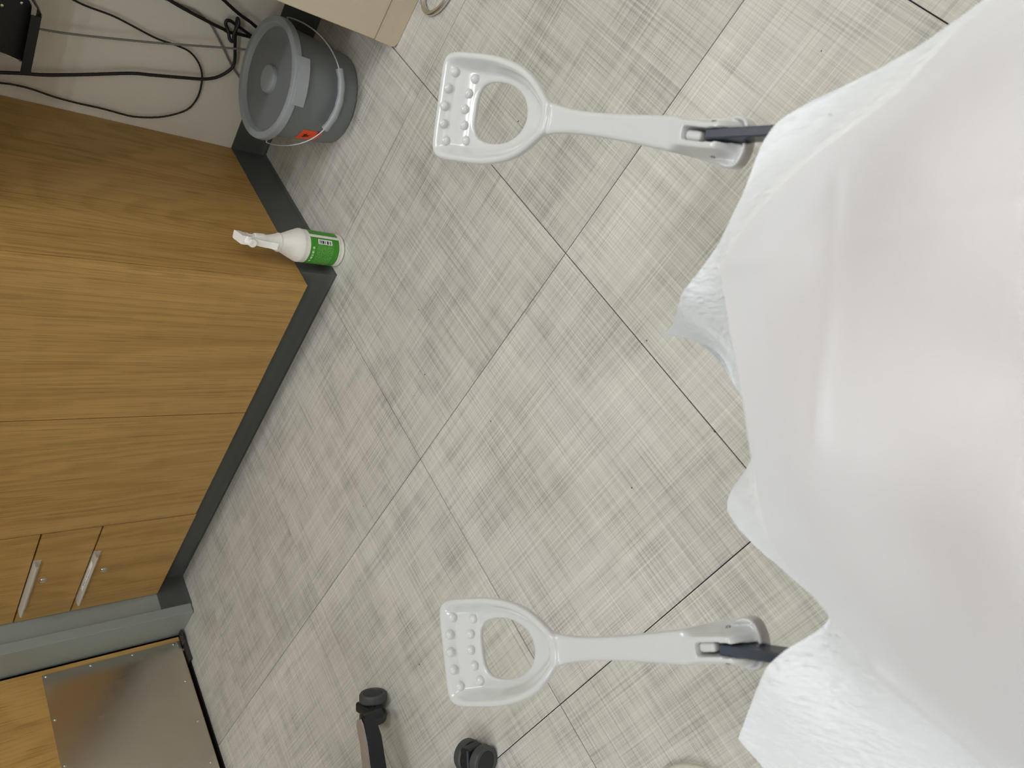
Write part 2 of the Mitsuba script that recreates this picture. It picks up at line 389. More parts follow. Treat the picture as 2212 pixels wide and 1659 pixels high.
# ------------------------------------------------------------------ bucket
BX, BY = -.703, 1.705
bk = tag('lidded_bucket', 'grey plastic lidded bucket with a wire bail and an orange biohazard sticker', 'bucket')
def at(m, ang=0): return mv(rot(m, ang), BX, BY, 0)
front = math.degrees(math.atan2(-BY, -BX))             # towards the camera
prof = [(0, .0015), (.108, .0015), (.1135, .004), (.115, .010), (.1335, .172), (.140, .1735), (.1415, .176), (.1415, .181), (0, .181)]
obj('tub', at(lathe(prof, 96)), 'bucket_grey', bk, smooth=30)
lp = [(.1445, .176), (.1462, .178), (.1462, .190), (.1445, .1935), (.142, .1945), (.131, .1945), (.1285, .193), (.1265, .189), (.123, .178), (.120, .1755), (.113, .1745), (.0640, .1745), (.0625, .1735), (.0585, .164), (.0565, .161), (.052, .160), (0, .160)]
lid = obj('lid', at(lathe(lp[::-1], 128)), 'lid_grey', bk, smooth=30)
knob = lathe([(0, .158), (.0365, .158), (.0355, .172), (.0345, .186), (.0325, .1895), (.029, .191), (0, .1915)], 64)
obj('knob', at(knob), 'lid_grey', lid, smooth=35)
def arc_band(r0, r1, z0, z1, a0, a1, n=24):
    a = np.radians(np.linspace(a0, a1, n)); v = []
    for t in a:
        for r, z in ((r0, z0), (r1, z0), (r1, z1), (r0, z1)): v.append((r * np.cos(t), r * np.sin(t), z))
    f = []
    for k in range(n - 1):
        for i in range(4):
            j = (i + 1) % 4; f += [(4 * k + i, 4 * k + j, 4 * k + 4 + j), (4 * k + i, 4 * k + 4 + j, 4 * k + 4 + i)]
    f += [(0, 2, 1), (0, 3, 2)]; e = 4 * (n - 1); f += [(e, e + 1, e + 2), (e, e + 2, e + 3)]
    m = TM(v, f); m.fix_normals(); return m
for c in (front + 6, front + 186):
    obj('tab', at(arc_band(.1405, .1530, .160, .1885, c - 21, c + 21)), 'lid_grey', lid, smooth=30)
ax = front + 92                                         # axis of the bail's pivots
e1 = np.array([np.cos(np.radians(ax)), np.sin(np.radians(ax)), 0]); e2 = np.array([np.cos(np.radians(ax - 90)), np.sin(np.radians(ax - 90)), 0])
a = np.linspace(0, np.pi, 60); R_ = .1500
bail = np.array([BX, BY, .163]) + np.outer(np.cos(a) * R_, e1) + np.outer(np.sin(a) ** .9 * .1475 * .95 - 0.0, e2) + np.outer(np.sin(a) * -.098, (0, 0, 1))
bail = np.vstack([[BX, BY, .163] + e1 * .13, bail, [BX, BY, .163] - e1 * .13])
bl = obj('bail', tube(bail, .0021, 10), 'wire', bk, smooth=40)
mid = bail[22:42]
gr_r = .0086 + .0005 * np.cos(np.linspace(0, 8 * np.pi, len(smooth_path(mid, 4))))
obj('grip', tube(smooth_path(mid, 4), gr_r, 14), 'lid_grey', bl, smooth=40)

def wrap(m, ang, z, base_r, slope, lift):
    """Lays a flat piece (x to the right, y up) on the side of a cone at an angle."""
    v, f = arr(m); r = base_r + slope * (z + v[:, 1]) + lift + v[:, 2]; t = math.radians(ang) + v[:, 0] / base_r
    return TM(np.stack([r * np.cos(t), r * np.sin(t), z + v[:, 1]], 1), f)
def grid_patch(w, h, nx, ny):
    x, y = np.meshgrid(np.linspace(-w / 2, w / 2, nx), np.linspace(-h / 2, h / 2, ny)); v = np.stack([x, y, 0 * x], -1).reshape(-1, 3); f = []
    for j in range(ny - 1):
        for i in range(nx - 1):
            k = j * nx + i; f += [(k, k + 1, k + nx + 1), (k, k + nx + 1, k + nx)]
    return TM(v, f)
sl = (.1335 - .115) / .162
SA, SZ = front - 57, .088
st = obj('sticker', at(wrap(grid_patch(.046, .056, 9, 9), SA, SZ, .1139, sl, .0005)), 'orange', bk, smooth=True); labels[st] = {'label': 'orange biohazard sticker'}
bio = None
for k in range(3):
    t = math.radians(90 + 120 * k); c = (.0056 * math.cos(t), .0056 * math.sin(t)); o = (.0082 * math.cos(t), .0082 * math.sin(t))
    lobe = Point(c).buffer(.0068, 24).difference(Point(o).buffer(.0053, 24)); bio = lobe if bio is None else bio.union(lobe)
bio = bio.union(Point(0, 0).buffer(.0058, 24).difference(Point(0, 0).buffer(.0044, 24))).difference(Point(0, 0).buffer(.0012))
bm = cat([trimesh.creation.extrude_polygon(p, .0002, engine='earcut') for p in getattr(bio, 'geoms', [bio])])
obj('biohazard_symbol', at(wrap(mv(bm, 0, .009, 0), SA, SZ, .1139, sl, .0008)), 'ink', st)
tx = meshkit.text_mesh('BIOHAZARD', .0062, .0002, True); tx.apply_translation((-tx.bounds[:, 0].mean(), -.021, 0))
obj('lettering', at(wrap(tx, SA, SZ, .1139, sl, .0008)), 'ink', st)

# ------------------------------------------------------------------ spray bottle
CX, CY = -.9740, 1.4085
sb = tag('spray_bottle', 'white trigger spray bottle with a green label, against the cabinet corner', 'spray bottle')
def bt(m): return mv(m, CX, CY, 0)
fa = math.degrees(math.atan2(-CY, -CX))
prof = [(0, .001), (.038, .001), (.0405, .003), (.0412, .007), (.0402, .010), (.0412, .013), (.0418, .016), (.0418, .106), (.0414, .110), (.0424, .113), (.0424, .117), (.040, .124), (.0345, .137), (.0285, .150), (.0240, .161),
        (.0224, .1655), (.0236, .167), (.0236, .170), (.0222, .1715), (.0180, .184), (.0150, .196), (.0138, .204), (.0136, .209), (0, .209)]
obj('body', bt(lathe(prof, 72)), 'bottle_white', sb, smooth=30)
def cyl_patch(a0, a1, r, z0, z1, n=40):
    t = np.radians(np.linspace(a0, a1, n)); v, uv, f = [], [], []
    for k, q in enumerate(t):
        for z in (z0, z1): v.append((r * np.cos(q), r * np.sin(q), z)); uv.append((r * (q - t[0]), z - z0))
    for k in range(n - 1): f += [(2 * k, 2 * k + 2, 2 * k + 3), (2 * k, 2 * k + 3, 2 * k + 1)]
    return TM(v, f), np.array(uv)
m, uv = cyl_patch(fa - 150, fa + 38, .0421, .019, .1005); lb1 = obj('label', bt(m), 'label_green', sb, smooth=True, uv=uv); labels[lb1] = {'label': 'green printed label'}
m, uv = cyl_patch(fa + 50, fa + 160, .0421, .019, .1005); obj('label', bt(m), 'label_green', sb, smooth=True, uv=uv - np.array([1, 0]))
m, uv = cyl_patch(fa + 14, fa + 31, .0424, .040, .080, 8); uv = uv / uv.max(0); obj('barcode', bt(m), 'barcode_print', sb, smooth=True, uv=uv)
collar = lathe([(0, .206), (.0150, .206), (.0150, .228), (.0138, .231), (0, .231)], 40)
v = collar.vertices.copy(); a = np.arctan2(v[:, 1], v[:, 0]); rr = np.hypot(v[:, 0], v[:, 1]); v[:, :2] *= (1 + .035 * np.cos(20 * a) * (rr > .0145))[:, None]; collar.vertices = v
sh = obj('sprayer', bt(rot(cat([collar, lathe([(0, .230), (.011, .230), (.0105, .246), (0, .246)], 32),
        rbox((-.016, -.0095, .240), (.024, .0095, .262), .004, 2), prism([(-.024, -.009), (-.016, -.0105), (.026, -.0105), (.026, .0105), (-.016, .0105), (-.024, .009)], .258, .272)]), fa - 14)), 'trigger_white', sb, smooth=35)
fh = fa - 14
noz = rot(cat([lathe([(0, 0), (.0105, 0), (.0105, .007), (.008, .008), (.008, .014), (.0098, .0145), (.0098, .024), (.0088, .025), (.0025, .025), (.002, .022), (0, .022)], 24)]), 90, (0, 1, 0))
obj('nozzle', bt(rot(mv(noz, .022, 0, .2535), fh)), 'trigger_white', sh, smooth=35)
lev = np.array([(.018, 0, .246), (.030, 0, .236), (.036, 0, .222), (.038, 0, .206), (.043, 0, .190)])
lv = smooth_path(lev, 5); vv, ff = [], []
for k, q in enumerate(lv):
    w = .0072 + .0012 * k / len(lv)
    for dx, dy in ((-.0022, -w), (.0022, -w), (.0022, w), (-.0022, w)): vv.append((q[0] + dx, dy, q[2]))
for k in range(len(lv) - 1):
    for i in range(4):
        j = (i + 1) % 4; ff += [(4 * k + i, 4 * k + j, 4 * k + 4 + j), (4 * k + i, 4 * k + 4 + j, 4 * k + 4 + i)]
e = 4 * (len(lv) - 1); ff += [(0, 2, 1), (0, 3, 2), (e, e + 1, e + 2), (e, e + 2, e + 3)]
lm = TM(vv, ff); lm.fix_normals(); obj('trigger', bt(rot(lm, fh)), 'trigger_white', sh, smooth=40)

# ------------------------------------------------------------------ tray and cables on the back wall
tr = tag('metal_tray', 'black metal tray under the desk with a bent flange', 'tray')
def wallp(pts, y0, y1):                       # a plate given in (x, z), thick along y
    m = rot(prism(pts, 0, y1 - y0), 90, (1, 0, 0)); return mv(m, 0, y1, 0)
obj('back_plate', wallp([(-.700, .7), (-.772, .648), (-.905, .640), (-.897, .672), (-.893, .7), (-.893, .857), (-.700, .857)], 1.868, 1.874), 'tray_black', tr)
fl = box((-.915, 1.835, .634), (-.775, 1.874, .6365), .0008)
fl2 = wallp([(-.774, .634), (-.7715, .6345), (-.700, .694), (-.702, .697)], 1.835, 1.874)
obj('flange', cat([fl, fl2]), 'tray_black', tr)
obj('lip', box((-.915, 1.8335, .6345), (-.777, 1.8355, .654), .0006), 'tray_black', tr)
sc2 = rot(lathe([(0, 0), (.004, 0), (.003, .002), (0, .0025)], 14), 90, (1, 0, 0))
for x, z in ((-.772, .667), (-.79, .70), (-.902, .65)): obj('screw', mv(sc2, x, 1.8675, z), 'chrome', tr, smooth=40)

def cable(name, pts, r, m, label, y=None, n=8):
    p = np.array(pts, float)
    if p.shape[1] == 2: p = np.stack([p[:, 0], np.full(len(p), y), p[:, 1]], 1)
    return tag(obj(name, tube(smooth_path(p, n), r, 12), m, smooth=40), label, 'cable')
WY = 1.905
cable('power_cable', [(-.976, 1.905, .86), (-.966, 1.905, .70), (-.961, 1.905, .675), (-.95, 1.905, .635), (-.939, 1.905, .588), (-.911, 1.905, .506), (-.878, 1.905, .415), (-.867, 1.905, .366), (-.85, 1.905, .29), (-.839, 1.905, .245), (-.824, 1.905, .215), (-.801, 1.905, .193), (-.782, 1.905, .184), (-.761, 1.905, .186),
      (-.727, 1.904, .197), (-.703, 1.902, .205), (-.668, 1.899, .214), (-.655, 1.897, .2165), (-.664, 1.890, .213), (-.690, 1.888, .2165), (-.711, 1.888, .213), (-.712, 1.894, .219), (-.695, 1.900, .227), (-.684, 1.910, .2335), (-.675, 1.912, .233), (-.673, 1.912, .223), (-.678, 1.911, .206), (-.684, 1.910, .185), (-.690, 1.908, .165), (-.694, 1.905, .14)],
      .0041, 'cable_black', 'thick black cable with a knot above the bucket', n=6)
cable('thin_cable', [(-.74, .86), (-.742, .66), (-.745, .604), (-.748, .573), (-.754, .537), (-.757, .479), (-.766, .432), (-.777, .376), (-.779, .323), (-.785, .292), (-.806, .264), (-.837, .246), (-.88, .239), (-.914, .243), (-.943, .258), (-.971, .296), (-.988, .336), (-.997, .376), (-.998, .403), (-.996, .452), (-.997, .513), (-.995, .56), (-.989, .607), (-.989, .644), (-.993, .671), (-.997, .70), (-1.0, .86)],
      .0024, 'cable_black', 'thin black cable hanging in a long loop beside the cabinet', 1.9165)
cable('grey_cable', [(-.832, .66), (-.829, .622), (-.821, .569), (-.802, .481), (-.774, .364), (-.726, .182), (-.720, .13)], .0026, 'cable_grey', 'grey cable running from the black tray down behind the bucket', 1.8935)
cable('grey_cable', [(-.70, .86), (-.688, .50), (-.684, .412), (-.680, .374), (-.681, .338), (-.684, .303), (-.699, .268), (-.718, .246), (-.745, .22), (-.780, .188), (-.804, .162), (-.82, .14)], .0026, 'cable_grey', 'grey cable crossing the knotted black cable', 1.9225)
cable('black_cable', [(-.65, .86), (-.658, .50), (-.665, .398), (-.674, .38), (-.681, .353), (-.689, .309), (-.696, .266), (-.700, .233), (-.703, .220), (-.700, .201), (-.6985, .187), (-.697, .170), (-.695, .14)], .0042, 'cable_black', 'black cable hanging straight through the knot of the thick cable', 1.9155)
cable('black_cable', [(-.60, .86), (-.61, .40), (-.620, .285), (-.626, .262), (-.635, .241), (-.647, .211), (-.655, .182), (-.663, .160), (-.668, .13)], .0042, 'cable_black', 'black cable hanging nearest the beige cabinet', WY)

# ------------------------------------------------------------------ rolling stool at the left
SX, SY = -1.680, .140
rs = tag('rolling_stool', 'black and silver five-arm stool base on twin-wheel casters', 'stool')
obj('hub', mv(lathe([(0, .085), (.045, .085), (.045, .16), (.03, .18), (0, .18)], 40), SX, SY, 0), 'arm_black', rs, smooth=30)
obj('column', mv(lathe([(0, .18), (.025, .18), (.025, .42), (0, .42)], 32), SX, SY, 0), 'chrome', rs, smooth=30)
obj('seat', mv(lathe([(0, .42), (.17, .42), (.185, .43), (.19, .455), (.185, .485), (.17, .495), (0, .5)], 64), SX, SY, 0), 'upholstery', rs, smooth=30)
wheel = rot(lathe([(0, -.010), (.0205, -.010), (.0215, -.0085), (.0300, -.0095), (.0325, -.006), (.0325, .006), (.0300, .0105), (.0235, .0105), (.0225, .0085), (0, .0085)], 40), 90, (0, 1, 0))
hubcap = rot(lathe([(0, .006), (.0222, .006), (.0222, .0096), (.019, .0103), (0, .0103)], 32), 90, (0, 1, 0))
def arm_mesh(hw, ztip, zroot, top, bot, r0, r1):
    pr = []
    for r, w, zt, zb in ((r0, hw * 1.35, zroot + top, zroot + bot), (r1 - .05, hw, ztip + top, ztip + bot * .9), (r1 - .012, hw, ztip + top, ztip + bot * .8), (r1, hw * .55, ztip + top - .002, ztip + bot * .8)):
        pr.append([(r, -w, zb), (r, w, zb), (r, w, zt), (r, -w, zt)])
    v = np.array(pr).reshape(-1, 3); n = len(pr); f = []
    for k in range(n - 1):
        for i in range(4):
            j = (i + 1) % 4; f += [(4 * k + i, 4 * k + j, 4 * k + 4 + j), (4 * k + i, 4 * k + 4 + j, 4 * k + 4 + i)]
    e = 4 * (n - 1); f += [(0, 2, 1), (0, 3, 2), (e, e + 1, e + 2), (e, e + 2, e + 3)]
    m = TM(v, f); m.fix_normals(); return m
CASTERS = {0: (-1.617, .452, 46.7), 1: (-1.350, .203, -40)}
for k in range(5):
    ang = 68 - 72 * k + (6 if k == 1 else 0)
    def pl(m): return mv(rot(m, ang), SX, SY, 0)
    ar = obj('arm', pl(arm_mesh(.016, .112, .135, -.004, -.044, .03, .304)), 'arm_black', rs)
    obj('top_cover', pl(arm_mesh(.0125, .112, .135, .002, -.0036, .04, .304)), 'arm_silver', ar)
    tip = np.array([SX, SY]) + .300 * np.array([math.cos(math.radians(ang)), math.sin(math.radians(ang))])
    wx, wy, wa = CASTERS.get(k, (tip[0] + .02, tip[1] + .015, ang * 2))
    cs = obj('caster', cat([mv(rot(cat([lathe([(0, .052), (.0115, .052), (.0115, .1), (0, .1)], 24)]), 0), tip[0], tip[1], 0),
             mv(rot(cat([rbox((-.0125, -.024, .018), (.0125, .030, .064), .006, 1)]), wa), wx, wy, 0), tube([(tip[0], tip[1], .058), (wx, wy, .05)], .011, 10)]), 'arm_black', rs, smooth=40)
    for s in (-1, 1):
        w = xf(wheel, np.diag([s, 1, 1, 1.0])); h = xf(hubcap, np.diag([s, 1, 1, 1.0]))
        d = np.array([math.cos(math.radians(wa)), math.sin(math.radians(wa))]) * .0235 * s
        wk = obj('wheel', mv(rot(w, wa), wx + d[0], wy + d[1], .0325), 'tyre_grey', cs, smooth=35)
        obj('hub_cap', mv(rot(h, wa), wx + d[0], wy + d[1], .0325), 'hub_black', wk, smooth=35)

a = np.radians(np.linspace(-90, 270, 60)); cxy = np.array([-.935, -.105])
tag(obj('cream_cord', tube(np.stack([cxy[0] + .098 * np.cos(a), cxy[1] + .092 * np.sin(a), .0055 + .003 * (1 + np.sin(a * 2))], 1), .0045, 12, False), 'cord_cream', smooth=True), 'cream cord looped on the floor below the corner of the table paper', 'cord')

# ------------------------------------------------------------------ stirrups
half = [(350, 0), (350, 40), (348, 50), (343, 56), (334, 59), (318, 59.5), (300, 59), (280, 58.5), (262, 57), (240, 53), (220, 47), (204, 39), (192, 30), (184, 23), (178, 17.5), (168, 14.5), (155, 12.8), (140, 11.6), (120, 11.2), (100, 11.5),
        (80, 12.2), (60, 13.2), (40, 14.4), (20, 15.6), (5, 17), (-10, 19), (-24, 20.5), (-34, 22.5), (-42, 19), (-46, 8), (-46, 0)]
OUT = chaikin(np.array(half + [(s, -w) for s, w in half[::-1]][1:-1]), 2)
Dh = [p for p in half if p[0] >= 178] + [(176, 9), (175, 0)]
DP = chaikin(np.array(Dh + [(s, -w) for s, w in Dh[::-1]][1:-1]), 2)
hh = [(287, 0), (287, 14), (284, 23), (276, 29.5), (263, 32), (248, 32), (234, 30), (221, 25.5), (210, 18), (204, 9), (202, 0)]
hh = [(q + 17 * (q > 0), w * 1.02) for q, w in hh]
HOLE = chaikin(np.array(hh + [(s, -w) for s, w in hh[::-1]][1:-1]), 2)
def wc(s): return 2 + np.maximum(-13 - s, 0) * .14
def heights(s, w):
    P = np.stack([s.ravel(), w.ravel()], 1); do = sd_poly(P, OUT).reshape(s.shape); dD = sd_poly(P, DP).reshape(s.shape); dh = sd_poly(P, HOLE).reshape(s.shape)
    fl_ = -15.5 + 16.5 * ss(300, 348, s); rim = 1 + 5 * ss(230, 335, s)
    pan = fl_ + (rim - fl_) * (1 - ss(5, 19, -dD))
    top = np.where(dD < 0, pan, rim + (-3 - rim) * ss(0, 5, dD)); bot = np.where(dD < 0, pan - 6.5, -11)
    bot = np.where(dD < 0, np.minimum(bot, rim - 10), bot)
    bot = np.where(dD < 0, bot, -9 + (-12 + 9) * ss(0, 20, dD))
    # the fork that holds the bar
    c = 1 - ss(4, 24, s); bot = bot + (-34 - bot) * (1 - ss(8, 75, s)) * (dD > 0)
    lw = np.abs(w - .6 * (wc(s) - 2) - 1.5)
    cheek = -2.5 - 21 * ss(-22, -39, s); cheek = cheek + (-24 - cheek) * ss(9.5, 18.5, lw)
    lip = 11 * (1 - ss(2, 8, -do)) * ss(-8, -30, s); cheek = np.maximum(cheek, -26 + lip)
    top = top + (cheek - top) * c
    slot = ss(0, 1, (11 - s) / 6) * (1 - ss(4.6, 5.8, np.abs(w - wc(s)))); top = top + (np.minimum(top, -29) - top) * slot
    return top, bot, do, dh
h = 1.25
S_, W_ = np.arange(-53, 358, h), np.arange(-66, 66.1, h); Z_ = np.arange(-43, 13, h)
s2, w2 = np.meshgrid(S_, W_, indexing='ij'); top, bot, do, dh = heights(s2, w2)
g0, g1 = np.gradient(top, h); kt = 1 / np.sqrt(1 + np.minimum(g0 ** 2 + g1 ** 2, 9)); g0, g1 = np.gradient(bot, h); kb = 1 / np.sqrt(1 + np.minimum(g0 ** 2 + g1 ** 2, 9))
zz = Z_[None, None]
F = smax((zz - top[..., None]) * kt[..., None], (bot[..., None] - zz) * kb[..., None], 2.0)
F = smax(F, do[..., None] + 0 * zz, 4.5); F = smax(F, -dh[..., None] + 0 * zz, 3.0)
body = surface_nets(F, (S_[0], W_[0], Z_[0]), h)
body = trimesh.smoothing.filter_taubin(body, lamb=.5, nu=.53, iterations=6)
def surf(s, w): return float(heights(np.array([[float(s)]]), np.array([[float(w)]]))[0][0, 0])
BUMPS = [(333, 38), (337, 19.5), (338, 0), (337, -19.5), (333, -38), (310, 34), (315, 17.5), (317, 0), (315, -17.5), (310, -34)]
dome = trimesh.creation.icosphere(subdivisions=3, radius=1.0); dome.vertices *= (5.6, 5.6, 5.0)
dome = trimesh.intersections.slice_mesh_plane(dome, (0, 0, 1), (0, 0, -2.5))
def stirrup(label, origin, heading, side):
    """side +1: the outer flank of the cup lies to the right of the table."""
    t = math.radians(heading); L = np.eye(4); c5, s5 = math.cos(math.radians(4.5)), math.sin(math.radians(4.5))
    av = np.array([math.sin(t), math.cos(t), 0]); wv = np.array([math.cos(t), -math.sin(t), 0]) * side; up = np.array([0, 0, 1.0])
    L[:3, 0], L[:3, 1], L[:3, 2] = av * .001, (wv * c5 + up * s5) * .001, (up * c5 - wv * s5) * .001; L[:3, 3] = origin; L = A_ @ L
    k = tag('stirrup' if 'stirrup' not in labels else 'stirrup_001', label, 'stirrup', 'stirrups of the examination table')
    obj('heel_cup', xf(body, L), 'white_gloss', k, smooth=True)
    for s, w in BUMPS:
        e = .8; n = np.array([-(surf(s + e, w) - surf(s - e, w)) / (2 * e), -(surf(s, w + e) - surf(s, w - e)) / (2 * e), 1]); n /= np.linalg.norm(n)
        m = dome.copy(); Q = np.eye(4); Q[:3, :3] = trimesh.geometry.align_vectors((0, 0, 1), n)[:3, :3]; Q[:3, 3] = (s, w, surf(s, w))
        obj('grip_bump', xf(m, L @ Q), 'white_gloss', k, smooth=True)
    la = obj('latch_button', xf(rbox((-8, -3.6, -20), (8, 4.6, -4.5), 3.4, 3), L), 'white_latch', k, smooth=40); labels[la] = {'label': 'oval release button'}
    for sg in (-1, 1):
        e = 1.; q = (-16., sg * 14.); n = np.array([-(surf(q[0] + e, q[1]) - surf(q[0] - e, q[1])) / (2 * e), -(surf(q[0], q[1] + e) - surf(q[0], q[1] - e)) / (2 * e), 1]); n /= np.linalg.norm(n)
        Q = np.eye(4); Q[:3, :3] = trimesh.geometry.align_vectors((0, 0, 1), n)[:3, :3]; Q[:3, 3] = np.array([*q, surf(*q)]) - n * .6
        obj('screw', xf(lathe([(0, -2), (2.1, -2), (2.1, .9), (1.5, .9), (1.3, .5), (0, .5)], 18), L @ Q), 'dark_screw', k, smooth=40)
    # bar: from the fork back under the table paper
    p0 = np.array([-11, wc(-11), -16.0]); p1 = np.array([-250, 2 + (250 - 13) * .14, -16.0])
    a0, a1 = (L @ np.append(p0, 1))[:3], (L @ np.append(p1, 1))[:3]; a1[2] = a0[2] + .004
    d = (a1 - a0); ln = np.linalg.norm(d); d /= ln; wv2 = np.cross((0, 0, 1), d); wv2 /= np.linalg.norm(wv2)
    Q = np.eye(4); Q[:3, 0], Q[:3, 1], Q[:3, 2], Q[:3, 3] = d, wv2, np.cross(d, wv2), a0
    br = obj('support_bar', xf(box((0, -.0043, -.0105), (ln, .0043, .0105), .0012), Q), 'bar_paint', k); labels[br] = {'label': 'dark blue-grey steel bar'}
    plug = xf(mv(rot(lathe([(0, 0), (.0042, 0), (.0038, .0006), (.0028, .0008), (.0026, .0003), (0, .0003)], 18), -90 * 1, (1, 0, 0)), .030, .0042, .0), Q)
    obj('rivet', plug, 'bar_paint', br, smooth=40)
    obj('rivet', xf(mv(rot(lathe([(0, 0), (.0042, 0), (.0038, .0006), (.0028, .0008), (.0026, .0003), (0, .0003)], 18), 90, (1, 0, 0)), .030, -.0042, .0), Q), 'bar_paint', br, smooth=40)
stirrup('white plastic heel stirrup on a dark bar, the one nearer the grey bucket', (.2135, .3289, .503), 19.3, 1)
stirrup('white plastic heel stirrup on a dark bar, the one nearer the stool casters', (-.2278, .3205, .503), -14.4, -1)

# ------------------------------------------------------------------ table, paper, drape, the person's legs
et = tag('examination_table', 'padded examination table hidden under white paper', 'examination table')
cu = rbox((-.235, -1.55, .475 + .035), (.225, .085, .545), .015, 2)
obj('cushion', tb(cu), 'upholstery', et, smooth=40)
obj('base', tb(box((-.21, -1.45, .0), (.20, .03, .46), .01)), 'beige_enamel', et)
obj('seat_frame', tb(box((-.235, -1.54, .462), (.225, .02, .508), .004)), 'bar_paint', et)

def sheet(edge, inner, sharp, step, amp, ridges=(), seed=0, dense=.004, over=0., under=None, hole=None, ribs=0.):
    """A thin flexible sheet lying over what is below: outline and heights in the table's axes."""
    edge, inner = np.array(edge, float), np.array(inner, float)
    n = len(edge); ring = []
    for k in range(n):
        a, b, c, d = edge[k - 1], edge[k], edge[(k + 1) % n], edge[(k + 2) % n]
        m = max(2, int(np.linalg.norm((c - b)[:2]) / dense)); ta = np.zeros(3) if k in sharp else (c - a) * .5; tbb = np.zeros(3) if (k + 1) % n in sharp else (d - b) * .5
        if k in sharp: ta = c - b
        if (k + 1) % n in sharp: tbb = c - b
        L0 = np.linalg.norm(c - b); ta = ta * min(1, L0 / (np.linalg.norm(ta) + 1e-9)); tbb = tbb * min(1, L0 / (np.linalg.norm(tbb) + 1e-9))
        for t in np.arange(m) / m:
            ring.append((2 * t ** 3 - 3 * t ** 2 + 1) * b + (t ** 3 - 2 * t ** 2 + t) * ta + (-2 * t ** 3 + 3 * t ** 2) * c + (t ** 3 - t ** 2) * tbb)
    ring = np.array(ring); poly = Polygon(ring[:, :2])
    if not poly.is_valid: print('sheet outline crosses itself')
    rbf = RBFInterpolator(np.vstack([edge, inner])[:, :2], np.vstack([edge, inner])[:, 2], kernel='thin_plate_spline', smoothing=1e-7)
    x0, y0, x1, y1 = poly.bounds; gx, gy = np.meshgrid(np.arange(x0, x1, step), np.arange(y0, y1, step * .87)); gx[1::2] += step / 2
    q = np.stack([gx.ravel(), gy.ravel()], 1); q = q[contains_xy(poly.buffer(-step * .55), q[:, 0], q[:, 1])]
    if hole is not None: q = q[~contains_xy(hole.buffer(-.004), q[:, 0], q[:, 1])]
    P = np.vstack([ring[:, :2], q]); tri = Delaunay(P).simplices; c = P[tri].mean(1); tri = tri[contains_xy(poly, c[:, 0], c[:, 1])]
    z = rbf(P) ; z[:len(ring)] = ring[:, 2] * .5 + z[:len(ring)] * .5
    z += amp * (meshkit.fbm(np.stack([P[:, 0] * 16, P[:, 1] * 16, 0 * P[:, 0] + seed], 1), 3) - .5)
    if ribs > 0:                                       # crepe: fine creases running along the table
        u = P[:, 0] * 330 + 2.2 * meshkit.noise(np.c_[P * 90, 0 * P[:, 0]], 5) + P[:, 1] * 40
        z += ribs * (meshkit.noise(np.c_[u, P[:, 1] * 70, 0 * u], 2) - .5) + ribs * .5 * (meshkit.noise(np.c_[u * 1.7, P[:, 1] * 190, 0 * u], 3) - .5)
    for pts, hgt, wid in ridges:
        d = np.full(len(P), 9.)
        for a, b in zip(np.array(pts)[:-1], np.array(pts)[1:]):
            e = b - a; t = np.clip((P - a) @ e / (e @ e), 0, 1); d = np.minimum(d, np.hypot(*(P - a - t[:, None] * e).T))
        z += hgt * np.exp(-d / wid)
    v = np.c_[P, z]; e1_, e2_ = v[tri[:, 1]] - v[tri[:, 0]], v[tri[:, 2]] - v[tri[:, 0]]
    flip = np.cross(e1_, e2_)[:, 2] < 0; tri[flip] = tri[flip][:, ::-1]
    if hole is not None:
        c = v[tri].mean(1); tri = tri[~contains_xy(hole, c[:, 0], c[:, 1])]; used = np.unique(tri); ren = np.zeros(len(v), int); ren[used] = np.arange(len(used)); v, tri = v[used], ren[tri]
    leg = LEG(v[:, :2]) + over; v[:, 2] = np.where(leg > .3, np.maximum(v[:, 2], leg), v[:, 2])
    if under is not None:
        u = LinearNDInterpolator(under.vertices[:, :2], under.vertices[:, 2])(v[:, :2]); u = np.where(contains_xy(Polygon(UNDER_RING), v[:, 0], v[:, 1]), u, np.nan)
        v[:, 2] = np.where(np.isfinite(u), np.minimum(v[:, 2], u - .0035), v[:, 2])
    sheet.ring = ring[:, :2]
    return TM(v, tri)

def capsule_field(P, segs):
    out = np.full(P.shape[:-1], 1e9)
    for a, b, ra, rb in segs:
        a, b = np.array(a), np.array(b); e = b - a; t = np.clip((P - a) @ e / (e @ e), 0, 1)
        d = np.linalg.norm(P - a - t[..., None] * e, axis=-1) - (ra + (rb - ra) * t); hh_ = np.clip(.5 + .5 * (out - d) / .03, 0, 1); out = out + (d - out) * hh_ - .03 * hh_ * (1 - hh_)
    return out
hs = .009
gxs, gys, gzs = np.arange(-.28, .28, hs), np.arange(-.5, .36, hs), np.arange(-.03, .80, hs)
gx = np.stack(np.meshgrid(np.arange(-.28, .28, hs), np.arange(-.5, .36, hs), np.arange(-.03, .80, hs), indexing='ij'), -1)
segs = []
for s in (-1, 1):
    segs += [((s * .074, -.40, .640), (s * .052, .05, .652), .076, .055), ((s * .052, .05, .652), (s * .050, .120, .568), .055, .043), ((s * .050, .120, .568), (s * .06, .150, .40), .044, .046), ((s * .06, .150, .40), (s * .065, .150, .11), .046, .031)]
tag('person', 'seated person whose legs are hidden beneath the white drape', 'person')
feet = []
for s in (-1, 1):
    feet += [((s * .064, .150, .24), (s * .065, .150, .10), .043, .0345), ((s * .065, .140, .045), (s * .066, .160, .11), .036, .035), ((s * .066, .160, .075), (s * .076, .235, .038), .034, .030), ((s * .071, .235, .036), (s * .078, .290, .028), .033, .021), ((s * .065, .140, .040), (s * .074, .235, .030), .030, .028)]
field = capsule_field(gx, segs)
fx = np.stack(np.meshgrid(np.arange(-.15, .15, .006), np.arange(.08, .34, .006), np.arange(-.02, .31, .006), indexing='ij'), -1)
